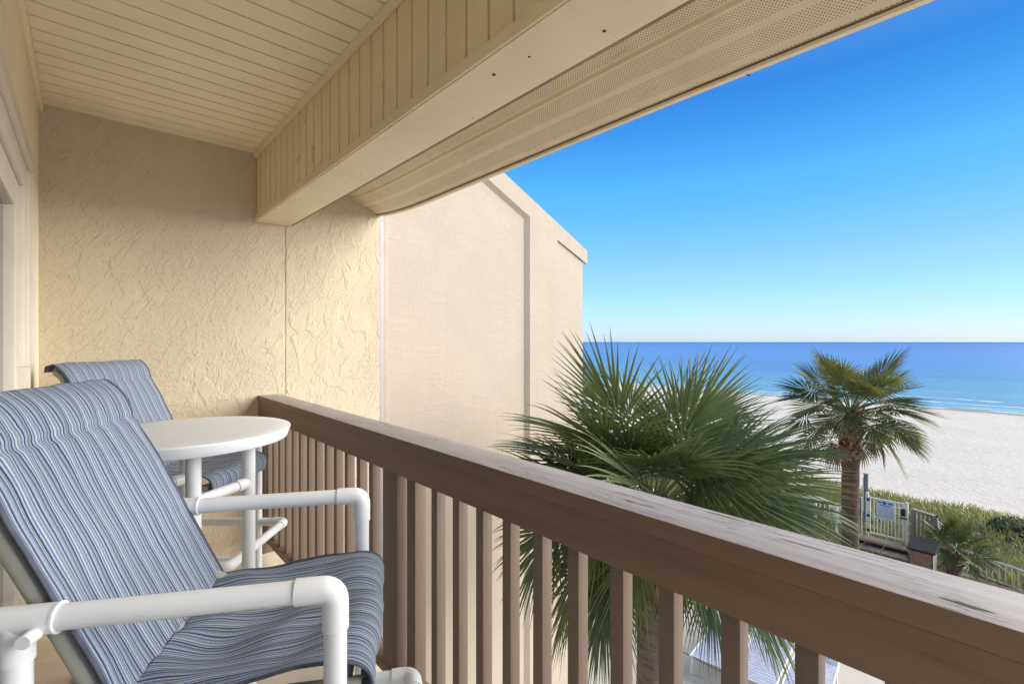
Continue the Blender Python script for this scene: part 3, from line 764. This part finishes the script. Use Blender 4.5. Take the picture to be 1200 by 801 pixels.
# ================================================================== PALMS
def frond(bm, lay, base, az, el, pet, L, nseg, droop, fan, tint, dead, pmi=1, wmul=1.0, roll=.95):
    """costapalmate fan leaf: a curved stalk and a fan of folded segments"""
    d = Vector((cos(az) * cos(el), sin(az) * cos(el), sin(el))); p = Vector(base); pts = [p.copy()]
    n = 6
    for i in range(n):
        d = (d + Vector((0, 0, -droop * .16 * (i + 1) / n))).normalized(); p = p + d * pet / n; pts.append(p.copy())
    i0 = len(bm.faces); bm.faces.ensure_lookup_table()
    tube(bm, pts, [.017 - .009 * i / n for i in range(n + 1)], 5, False, pmi)
    bm.faces.ensure_lookup_table()
    for f in bm.faces[i0:]:
        for lp in f.loops: lp[lay] = (.9, dead, 0, 1)
    side = d.cross(Vector((0, 0, 1)))
    if side.length < .1: side = Vector((-sin(az), cos(az), 0))
    side.normalize(); side = (Matrix.Rotation(random.uniform(-roll, roll), 3, d) @ side).normalized()
    nor = side.cross(d).normalized()
    costa = []; q = p.copy(); dd = d.copy()
    for i in range(9):
        costa.append((q.copy(), dd.copy())); dd = (dd + Vector((0, 0, -droop * .13)) - nor * .03).normalized(); q = q + dd * L * .05
    da = 2 * fan / nseg
    for k in range(nseg + 1):
        a = -fan + da * k; t = abs(a) / fan
        ci = int(round((1 - t) * 8)); q, dc = costa[ci]
        nn = side.cross(dc).normalized()
        a2 = a * (1.0 - .12 * (1 - t))
        dirv = (dc * cos(a2) + side * sin(a2) + nn * (.18 - .28 * t)).normalized()
        ll = L * (1 - .35 * t ** 2.2) * random.uniform(.9, 1.06); wid = nn.cross(dirv).normalized()
        rows = []; pp = q.copy(); v = dirv.copy(); m = 7
        tdr = droop * random.uniform(.55, 1.25)
        wm = max(.012, da * .42 * L * .52) * wmul
        for i in range(m + 1):
            s = i / m
            w = wm * (s / .42) ** .8 if s < .42 else wm * max(0.04, (1 - (s - .42) / .58)) ** .85
            if i == 0: w = .004
            wv = wid * w
            rows.append((pp - wv - nn * w * .35, pp + nn * w * .35, pp + wv - nn * w * .35))
            g = .02 + .55 * max(0, s - .35) ** 1.2
            v = (v + Vector((0, 0, -1)) * g * tdr * .85).normalized(); pp = pp + v * ll / m
        vr = [[bm.verts.new(x) for x in r_] for r_ in rows]
        tt = min(1, max(0, tint + random.uniform(-.18, .18)))
        for i in range(m):
            tipdead = min(1, dead + (max(0, i - 4) * .22 * random.random() if dead > .02 or t > .8 else 0))
            for j in range(2):
                f = bm.faces.new((vr[i][j], vr[i][j + 1], vr[i + 1][j + 1], vr[i + 1][j]))
                for lp in f.loops: lp[lay] = (tt, tipdead, 0, 1)

def palm(name, label, heart, ground, tr, nfr, pet, L, nseg, mats, boots, seed, elmax=86, elmin=-50, dead_n=4, fan=1.95, droop=1.0, lean=(0, 0), tilt_bias=None, group=None, wmul=1.0, extra=(), roll=.95, clear=(), fan_k=1.0):
    random.seed(seed)
    h = Vector(heart)
    T = thing(name, label, 'palm tree', (h.x + lean[0], h.y + lean[1], ground), 0, group)
    base = Vector(T.location); up = h - base
    bm = BM(); H = up.z; n = 34; seg = 20; pts = []; rs = []
    for i in range(n + 1):
        s = i / n; x = base.x - base.x + up.x * s ** 1.4; y = up.y * s ** 1.4
        pts.append((x, y, H * s)); rs.append(tr * (1.18 - .18 * min(1, s * 4)) * (1 + .035 * (i % 2)) * (1 + .03 * random.uniform(-1, 1)))
    tube(bm, pts, rs, seg)
    for v in bm.verts: v.co += Vector((v.co.x, v.co.y, 0)).normalized() * .012 * mn.noise(v.co * 7)
    finish('trunk', bm, mats[1] if len(mats) > 1 else M['trunk'], T, angle=60)
    # old leaf bases
    bm = BM(); z0 = H - boots; k = 0; z = z0
    while z < H + .05:
        az = k * 2.39996 + random.uniform(-.15, .15); s = z / H
        cx, cy = up.x * s ** 1.4, up.y * s ** 1.4
        g = (z - z0) / max(.01, boots)
        o = Vector((cos(az), sin(az), 0)); sd_ = Vector((-sin(az), cos(az), 0)); b0 = Vector((cx, cy, z)) + o * tr * .85
        ln = random.uniform(.14, .26) * (tr / .17); out = random.uniform(.35, .9) * (0.75 + .5 * g); w0 = .055 * tr / .17 * random.uniform(.8, 1.2)
        tip = b0 + o * ln * out + Vector((0, 0, ln * (.85 - .3 * out)))
        midp = b0.lerp(tip, .5) + o * .012
        prof = [(b0 - Vector((0, 0, .05)), w0 * 1.25, .018), (midp, w0 * .7, .016), (tip, w0 * random.uniform(.3, .75), .008)]
        vr = []
        for (c, w, th) in prof:
            vr.append([bm.verts.new(c + sd_ * w - o * th), bm.verts.new(c + sd_ * w * .8 + o * th), bm.verts.new(c - sd_ * w * .8 + o * th), bm.verts.new(c - sd_ * w - o * th)])
        for a, b_ in zip(vr, vr[1:]):
            for j in range(4): bm.faces.new((a[j], a[(j + 1) % 4], b_[(j + 1) % 4], b_[j]))
        bm.faces.new(vr[-1])
        k += 1; z += .0125 * (tr / .17)
    finish('leaf_bases', bm, M['boot'], T, smooth=False)
    bm = BM(); lay = bm.loops.layers.float_color.new('tint')
    for i in range(nfr):
        s = (i + .5) / nfr; el = R(elmax - (elmax - elmin) * s ** 1.05); az = i * 2.39996 + random.uniform(-.3, .3)
        if any(el < R(e_) and abs((az - R(a_) + pi) % (2 * pi) - pi) < R(w_) for a_, w_, e_ in clear): continue
        o = Vector((cos(az) * .06, sin(az) * .06, .12 * (1 - s) - .10 * s))
        frond(bm, lay, Vector((up.x, up.y, H)) + o, az, el + R(random.uniform(-8, 8)), pet * random.uniform(.75, 1.15), L * random.uniform(.85, 1.1), nseg, droop * (.22 + 1.0 * s), fan * random.uniform(.85, 1.05),
              random.uniform(.1, .8) * (1 - .4 * s) + .15, 0.0 if s < .7 else random.choice((0, .05, .12)), wmul=wmul, roll=roll)
    for (az, el, pt, ln) in extra:
        az, el = R(az), R(el)
        frond(bm, lay, Vector((up.x + cos(az) * .08, up.y + sin(az) * .08, H)), az, el, pt, ln, nseg + 4, droop * (.4 if el > .4 else 1.0), fan, random.uniform(.2, .7), random.choice((0, 0, .08)), wmul=wmul)
    finish('crown', bm, [mats[0], M['petiole']], T, smooth=False)
    if dead_n:
        bm = BM(); lay = bm.loops.layers.float_color.new('tint')
        for i in range(dead_n):
            az = i * 2 * pi / dead_n + random.uniform(-.5, .5)
            frond(bm, lay, Vector((up.x + cos(az) * .1, up.y + sin(az) * .1, H - .22)), az, R(random.uniform(-45, -10)), pet * .75, L * .7, max(14, nseg // 2), 1.7, fan * .7, .9, random.uniform(.6, 1.0), wmul=wmul * .8)
        finish('dead_fronds', bm, [mats[0], M['dead']], T, smooth=False)
    return T
palm('palm_tree', 'large dark green fan palm just outside the railing, its fronds against the cream wing', (4.66, 2.96, -.42), ZG, .165, 54, .62, 1.0, 42, [M['frond']], 1.15, 11, elmax=70, elmin=-40, dead_n=2, droop=1.15,
     clear=((-148, 60, 8), (32, 55, -8), (-90, 30, -12)),
     extra=[(-50, 6, 1.1, 1.05), (-32, -4, 1.15, 1.05), (-62, -16, .95, .95), (-25, -20, 1.0, 1.0), (-44, 24, .9, 1.0), (140, 12, .9, .95), (152, -12, .8, .95), (128, 30, .75, .95), (172, -28, .75, .9), (150, -42, .7, .95), (-60, -38, .7, .9),
            (-41, 44, .7, .95), (-60, 50, .65, .95), (-20, 50, .65, .95), (139, 50, .65, .95), (160, 44, .65, .95), (-100, 52, .6, .95), (-148, 58, .6, .95), (-45, 32, .8, 1.0), (60, 46, .7, .95)])
palm('palm_tree', 'fan palm standing alone on the dune with shaggy brown trunk and white sand behind', (12.46, 3.02, -.16), -4.7, .158, 50, .68, .66, 38, [M['frond_warm'], M['trunk_dark']], 1.0, 23, elmax=62, elmin=-14, dead_n=6, droop=.55, wmul=1.25, roll=.6, fan=2.1,
     clear=((-166, 50, 12),))
palm('palm_tree', 'distant dark palm half hidden behind the corner of the cream wing', (14.0, 12.9, -.75), -4.7, .2, 34, .65, .85, 26, [M['frond_warm']], 1.6, 31, elmin=-60, dead_n=8, wmul=1.3)
palm('palm_tree', 'short young palm with reddish stub trunk beside the white fence', (16.7, 1.81, -4.0), -4.65, .14, 22, .34, .46, 20, [M['frond_warm']], .45, 41, elmin=4, dead_n=0, droop=.5, wmul=1.2)
random.seed(99)

# ================================================================== DUNE VEGETATION
bm = BM()
def dune_area():
    while True:
        x = random.uniform(17.3, 27.5); y = random.uniform(-7, 26)
        lim = 22.9 + .17 * max(0, y) + .03 * max(0, y) ** 1.5 * .6 + 1.3 * mn.noise(Vector((0, y * .45, 7)))
        if x < lim and random.random() < .35 + 1.0 * (mn.noise(Vector((x * .5, y * .5, 2))) + .6): return x, y
blades(bm, 56000, dune_area, .36, .018, sand_z, lambda x, y: min(1, max(0, .5 + .8 * mn.noise(Vector((x * .6, y * .5, 5))) + random.uniform(-.2, .2))), .75, .12)
tag(finish('dune_grass', bm, M['dune_leaf'], smooth=False), kind='stuff', label='yellow green dune grass and creeping plants covering the low dune', cat='dune grass')
def shrub(label, x, y, r, h, n, seed, grp=None):
    random.seed(seed); z = sand_z(x, y)
    T = thing('dune_shrub', label, 'shrub', (x, y, z), 0, grp)
    bm = BM(); lay = bm.loops.layers.float_color.new('tint')
    for _ in range(n):
        a = random.uniform(0, 2 * pi); e = random.random(); q = random.random() ** .4
        p = Vector((cos(a) * r * q * (1 - e * .5), sin(a) * r * q * (1 - e * .5), h * e * (1.1 - .4 * q))) * (1 + .35 * mn.noise(Vector((cos(a) * 2, sin(a) * 2, e * 3 + seed))))
        s = random.uniform(.035, .07); u = Vector((random.uniform(-1, 1), random.uniform(-1, 1), random.uniform(-1, 1))).normalized(); w = u.orthogonal().normalized()
        f = bm.faces.new([bm.verts.new(p + c) for c in (u * s, w * s * .5, -u * s, -w * s * .5)])
        tt = random.random(); dd = random.choice((0, 0, 0, .2, .7))
        for lp in f.loops: lp[lay] = (tt, dd, 0, 1)
    finish('foliage', bm, M['shrub_leaf'], T, smooth=False)
    bm = BM()
    for i in range(7):
        a = i * .9; tube(bm, [(0, 0, -.05), (cos(a) * r * .3, sin(a) * r * .3, h * .4), (cos(a) * r * .7, sin(a) * r * .7, h * .75)], [.015, .011, .006], 5)
    finish('stems', bm, M['wood_grey'], T)
shrub('dark scrubby shrub behind the short young palm', 18.3, 1.55, .6, .45, 2200, 3)
shrub('dark rounded shrub on the dune at the right edge of the picture', 21.0, 1.0, .7, .5, 2600, 4)
shrub('brownish shrub beside the end post of the white rope', 19.2, 2.0, .6, .6, 1800, 5)
shrub('olive shrub behind the trunk of the lone palm', 19.0, 5.6, .8, .7, 2200, 6)
random.seed(5)

# ================================================================== GATE, STEPS, FENCES
def picket_fence(name, label, p0, p1, z0, z1, group=None, h=.55, gap=.115):
    a = Vector((*p0, z0)); b = Vector((*p1, z1)); L = (b - a).length; d = (b - a).normalized()
    T = thing(name, label, 'fence', a, 0, group)
    bm = BM(); tube(bm, [(0, 0, h), b - a + Vector((0, 0, h))], .026, 4); finish('top_rail', bm, M['fence'], T, smooth=False)
    bm = BM(); tube(bm, [(0, 0, .05), b - a + Vector((0, 0, .05))], .024, 4); finish('bottom_rail', bm, M['fence'], T, smooth=False)
    n = int(L / gap); pk = None
    for i in range(n + 1):
        p = (b - a) * (i / n)
        if pk is None: bm = BM(); box(bm, -.011, .011, -.011, .011, .05, h); pk = finish('picket', bm, M['fence'], T, smooth=False); pk.location = p
        else: c = pk.copy(); col.objects.link(c); c.location = p
    for q in (0, .5, 1):
        bm = BM(); box(bm, -.028, .028, -.028, .028, -.3, h + .06, .004); o = finish('post', bm, M['fence'], T); o.location = (b - a) * q + Vector((0, 0, 0))
    return T
picket_fence('picket_fence', 'low cream metal fence running right from the young palm to the picture edge', (17.4, 1.95), (17.4, -3.2), -4.59, -5.4, 'cream metal fences', h=.55)
picket_fence('picket_fence', 'low cream metal fence left of the gate behind the lone palm trunk', (17.4, 5.15), (17.4, 4.03), -4.10, -4.25, 'cream metal fences', h=.52)
bm = BM()
v = [bm.verts.new(q) for q in ((16.6, 1.95, -4.75), (17.34, 1.95, -4.6), (17.34, -3.4, -5.44), (16.6, -3.4, -5.3), (16.6, 1.95, -5.6), (17.34, 1.95, -5.6), (17.34, -3.4, -5.8), (16.6, -3.4, -5.8))]
for q in ((0, 1, 2, 3), (4, 7, 6, 5), (0, 3, 7, 4), (1, 5, 6, 2), (0, 4, 5, 1), (3, 2, 6, 7)): bm.faces.new([v[k] for k in q])
bmesh.ops.recalc_face_normals(bm, faces=bm.faces)
tag(finish('deck_ledge', bm, M['ledge'], smooth=False), kind='structure')

GX = 17.4; gy0, gy1, gz = 2.963, 3.76, -4.27
T = thing('beach_gate', 'cream metal picket gate with black hinges and latch at the top of the wooden steps', 'gate', (GX, (gy0 + gy1) / 2, gz))
def gb(name, bm, mat, **k): return build(name, bm, mat, T, **k)
bm = BM(); box(bm, GX - .03, GX + .03, gy1, gy1 + .07, gz - .25, gz + 1.22, .005); gb('post', bm, M['fence'])
bm = BM(); box(bm, GX - .03, GX + .03, gy0 - .12, gy0 - .05, gz - .3, gz + 1.14, .005); gb('post', bm, M['fence'])
bm = BM()
box(bm, GX - .018, GX + .018, gy0, gy1 - .03, gz + 1.06, gz + 1.10, .004); box(bm, GX - .018, GX + .018, gy0, gy1 - .03, gz + .03, gz + .07, .004)
box(bm, GX - .019, GX + .019, gy0 - .03, gy0 + .015, gz + .02, gz + 1.11, .004); box(bm, GX - .019, GX + .019, gy1 - .045, gy1 - .005, gz + .02, gz + 1.11, .004)
gb('gate_frame', bm, M['fence'])
pk = None
for i in range(8):
    yp = gy0 + .09 + i * .083
    bm = BM(); box(bm, GX - .010, GX + .010, yp - .010, yp + .010, gz + .07, gz + 1.06); gb('picket', bm, M['fence'], smooth=False)
for z in (.12, .55, 1.02):
    bm = BM(); box(bm, GX - .05, GX - .02, gy1 - .03, gy1 + .04, gz + z - .035, gz + z + .035, .006); gb('hinge', bm, M['black'])
bm = BM(); box(bm, GX - .07, GX + .05, gy0 - .06, gy0 + .04, gz + .74, gz + .95, .02); box(bm, GX - .05, GX - .03, gy0 - .10, gy0 + .06, gz + .66, gz + .70, .006); gb('latch', bm, M['black'])
T = thing('gate_sign', 'white notice board with blue heading and rows of fine print hung on the gate pickets', 'sign', (GX - .03, 3.36, gz + .80))
bm = BM(); box(bm, -.008, .006, -.21, .21, -.27, .27, .004); finish('board', bm, M['sign_white'], T)
bm = BM()
for (y0_, y1_, z0_, z1_) in ((-.19, -.06, .19, .235), (-.02, .06, .17, .245), (.09, .18, .195, .235), (-.14, .12, .125, .15)): box(bm, -.0105, -.008, y0_, y1_, z0_, z1_)
finish('heading', bm, M['sign_blue'], T, smooth=False)
bm = BM()
for i in range(8):
    z = .085 - i * .042; y = -.18
    while y < .16:
        w = random.uniform(.03, .08); box(bm, -.0105, -.008, y, min(.18, y + w), z, z + .013); y += w + .014
finish('fine_print', bm, M['sign_ink'], T, smooth=False)

T = thing('wooden_steps', 'two weathered wooden steps leading up to the gate', 'steps', (17.0, 3.4, -4.9))
for i, (x, z) in enumerate(((17.18, -4.31), (16.82, -4.46))):
    bm = BM(); box(bm, x - .2, x + .17, 2.72, 4.05, z - .035, z, .006); build('tread', bm, M['wood'], T)
    bm = BM(); box(bm, x - .215, x - .2005, 2.72, 4.05, z - .06, z - .002, .003); build('nosing', bm, M['wood_sunlit'], T)  # sunlight on the step edge is put into the warmer timber colour
    bm = BM(); box(bm, x - .17, x - .15, 2.8, 3.97, z - .2, z - .036); build('riser', bm, M['bin_lid'], T, smooth=False)
bm = BM(); box(bm, 16.7, 17.3, 2.66, 2.715, -4.75, -4.36, .006); build('stringer', bm, M['bin_lid'], T)
bm = BM(); box(bm, 16.7, 17.3, 4.055, 4.10, -4.75, -4.36, .006); build('stringer', bm, M['wood_grey'], T)

T = thing('timber_post', 'short brown timber post left of the gate', 'post', (17.45, 4.0, -4.9))
bm = BM(); box(bm, -.06, .06, -.06, .06, 0, 1.62, .012); finish('shaft', bm, M['wood_grey'], T)
bm = BM(); box(bm, -.07, .07, -.07, .07, 1.6205, 1.66, .012); finish('post_top', bm, M['wood_grey'], T)

T = thing('boardwalk_handrail', 'brown timber handrail descending to the beach behind the gate', 'handrail', (17.6, 2.7, -4.4))
def lat(bm, p0, p1, w, h):
    a, b = Vector(p0), Vector(p1); d = (b - a).normalized(); s = d.cross(Vector((0, 0, 1))).normalized() * w; u = Vector((0, 0, h))
    v = [bm.verts.new(q) for q in (a - s, a + s, a + s + u, a - s + u, b - s, b + s, b + s + u, b - s + u)]
    fs = [bm.faces.new([v[k] for k in q]) for q in ((0, 3, 2, 1), (4, 5, 6, 7), (0, 1, 5, 4), (1, 2, 6, 5), (2, 3, 7, 6), (3, 0, 4, 7))]
    bmesh.ops.recalc_face_normals(bm, faces=fs)
pA, pB, pC = (17.75, 2.80, -3.40), (17.55, 2.28, -3.42), (20.0, 2.32, -4.35)
bm = BM(); lat(bm, pA, pB, .06, .05); build('top_rail', bm, M['wood_grey'], T, smooth=False)
bm = BM(); lat(bm, pB, pC, .05, .05); build('sloping_rail', bm, M['bin_lid'], T, smooth=False)
for p in (pA, pB, pC):
    bm = BM(); box(bm, p[0] - .05, p[0] + .05, p[1] - .05, p[1] + .05, -5.2, p[2] - .001, .006); build('post', bm, M['wood_grey'], T)
for i in range(5):
    s = (i + .6) / 5.4; x = pA[0] + (pB[0] - pA[0]) * s; y = pA[1] + (pB[1] - pA[1]) * s
    bm = BM(); box(bm, x - .018, x + .018, y - .03, y + .03, -4.5, pA[2] - .005); build('slat', bm, M['wood_grey'], T, smooth=False)
for i in range(9):
    s = (i + .6) / 9.6; x = pB[0] + (pC[0] - pB[0]) * s; y = pB[1] + (pC[1] - pB[1]) * s; z = pB[2] + (pC[2] - pB[2]) * s
    bm = BM(); box(bm, x - .035, x + .035, y - .018, y + .018, z - .95, z - .004); build('slat', bm, M['fence'], T, smooth=False)

T = thing('trash_enclosure', 'brown panelled bin cabinet with dark sloped lid beside the wooden steps', 'bin', (15.6, 2.25, -4.7))
bm = BM(); box(bm, -.34, .30, -.22, .22, 0.0, 1.0, .008); finish('carcass', bm, M['bin_grey'], T)
bm = BM(); box(bm, -.352, -.3405, -.20, .20, .03, .98, .004); finish('front_panel', bm, M['bin_brown'], T)
bm = BM(); prism_xz(bm, [(-.40, 1.001), (.36, 1.001), (.36, 1.14), (.28, 1.16), (-.40, 1.05)], -.27, .27); finish('lid', bm, M['bin_lid'], T, smooth=False)
bm = BM(); box(bm, -.355, -.335, -.222, -.2005, 0, 1.0, .003); finish('corner_strip', bm, M['bin_lid'], T)

T = thing('metal_post', 'slim dark grey post standing behind the gate against white sand', 'post', (19.0, 4.18, -5.0))
bm = BM(); tube(bm, [(0, 0, 0), (0, 0, 2.1)], .065, 10); finish('shaft', bm, M['steel'], T)
bm = BM(); tube(bm, [(0, 0, 2.1), (0, 0, 2.13)], .075, 10); finish('collar', bm, M['steel'], T)
bm = BM(); tube(bm, [(-.07, .06, .9), (-.07, .06, 2.0)], .018, 6); finish('conduit', bm, M['fence'], T)
T = thing('rope_barrier', 'white rope sloping down over the dune grass to a short stake', 'rope', (19.0, 4.1, -3.6))
a, b_ = Vector((19.0, 4.12, -3.58)), Vector((19.6, 1.62, -4.25))
bm = BM(); tube(bm, [tuple(a.lerp(b_, i / 10) - Vector((0, 0, .05 * sin(pi * i / 10)))) for i in range(11)], .018, 6); build('rope', bm, M['rope'], T)
bm = BM(); tube(bm, [(19.6, 1.6, -5.1), (19.6, 1.6, -4.2)], .035, 8); build('stake', bm, M['wood_grey'], T)
T = thing('globe_lamp', 'small white globe lamp on a thin post above the near fronds, against the sand', 'lamp', (19.28, 6.33, -5.0))
bm = BM(); lathe(bm, [(0, -.14)] + [(.14 * cos(R(q)), .14 * sin(R(q))) for q in range(-75, 90, 15)] + [(0, .14)], 20)
for v in bm.verts: v.co.z += 2.08
finish('globe', bm, M['globe'], T, angle=180)
bm = BM(); tube(bm, [(0, 0, 0), (0, 0, 1.95)], .035, 8); tube(bm, [(0, 0, 1.90), (0, 0, 1.96)], .07, 10); finish('post', bm, M['steel'], T)

# pool loungers on the deck below
def make_lounger(label):
    T = thing('pool_lounger', label, 'sun lounger', (0, 0, 0), 0, 'white sun loungers on the deck below')
    for s in (-1, 1):
        bm = BM(); tube(bm, [(-.95, s * .31, .33), (.35, s * .31, .33), (.95, s * .31, .62)], .02, 8); finish('side_rail', bm, M['fence'], T)
    for x in (-.85, .25):
        bm = BM(); tube(bm, [(x, -.31, .33), (x - .06, -.31, 0), (x - .06, .31, 0), (x, .31, .33)], .018, 8); finish('leg_loop', bm, M['fence'], T)
    bm = BM()
    prof = [(-.95, .345), (.34, .345), (.95, .64)]
    for (xa, za), (xb, zb) in zip(prof, prof[1:]):
        n = int(math.hypot(xb - xa, zb - za) / .075)
        for i in range(n):
            p = [(xa + (xb - xa) * q, za + (zb - za) * q) for q in (i / n, (i + .82) / n)]
            f = [bm.verts.new(c) for c in ((p[0][0], -.3, p[0][1]), (p[1][0], -.3, p[1][1]), (p[1][0], .3, p[1][1]), (p[0][0], .3, p[0][1]))]
            bm.faces.new(f)
    o = finish('strap_sling', bm, M['lounge_sling'], T, smooth=False)
    md = o.modifiers.new('thickness', 'SOLIDIFY'); md.thickness = .006
    return T
l0 = make_lounger('lilac strapped white lounger on the deck, seen through the balusters, nearest the cream wing')
l0.location = (8.9, 4.1, ZG); l0.rotation_euler = (0, 0, R(8))
for (x, y, lb) in ((9.0, 3.42, 'lilac strapped white lounger in the middle of the row seen through the balusters'), (9.1, 2.74, 'lilac strapped white lounger nearest the right end of the row below the railing')):
    c = copy_tree(l0); c.location = (x, y, ZG); c['label'] = lb
bm = BM(); random.seed(3)
for i in range(26):
    p = Vector((15.6 + random.uniform(-.5, .5), 3.35 + random.uniform(-.5, .6), -4.60 + random.uniform(0, .15))); a = random.uniform(0, 2 * pi); l = random.uniform(.3, .7)
    q = p + Vector((cos(a) * l, sin(a) * l, random.uniform(0, .35))); m = p.lerp(q, .5) + Vector((0, 0, .12))
    tube(bm, [p, m, q], [.012, .010, .004], 5)
tag(finish('dry_branches', bm, M['wood_grey']), 'tangle of dry grey branches lying at the foot of the steps', 'dead branches')
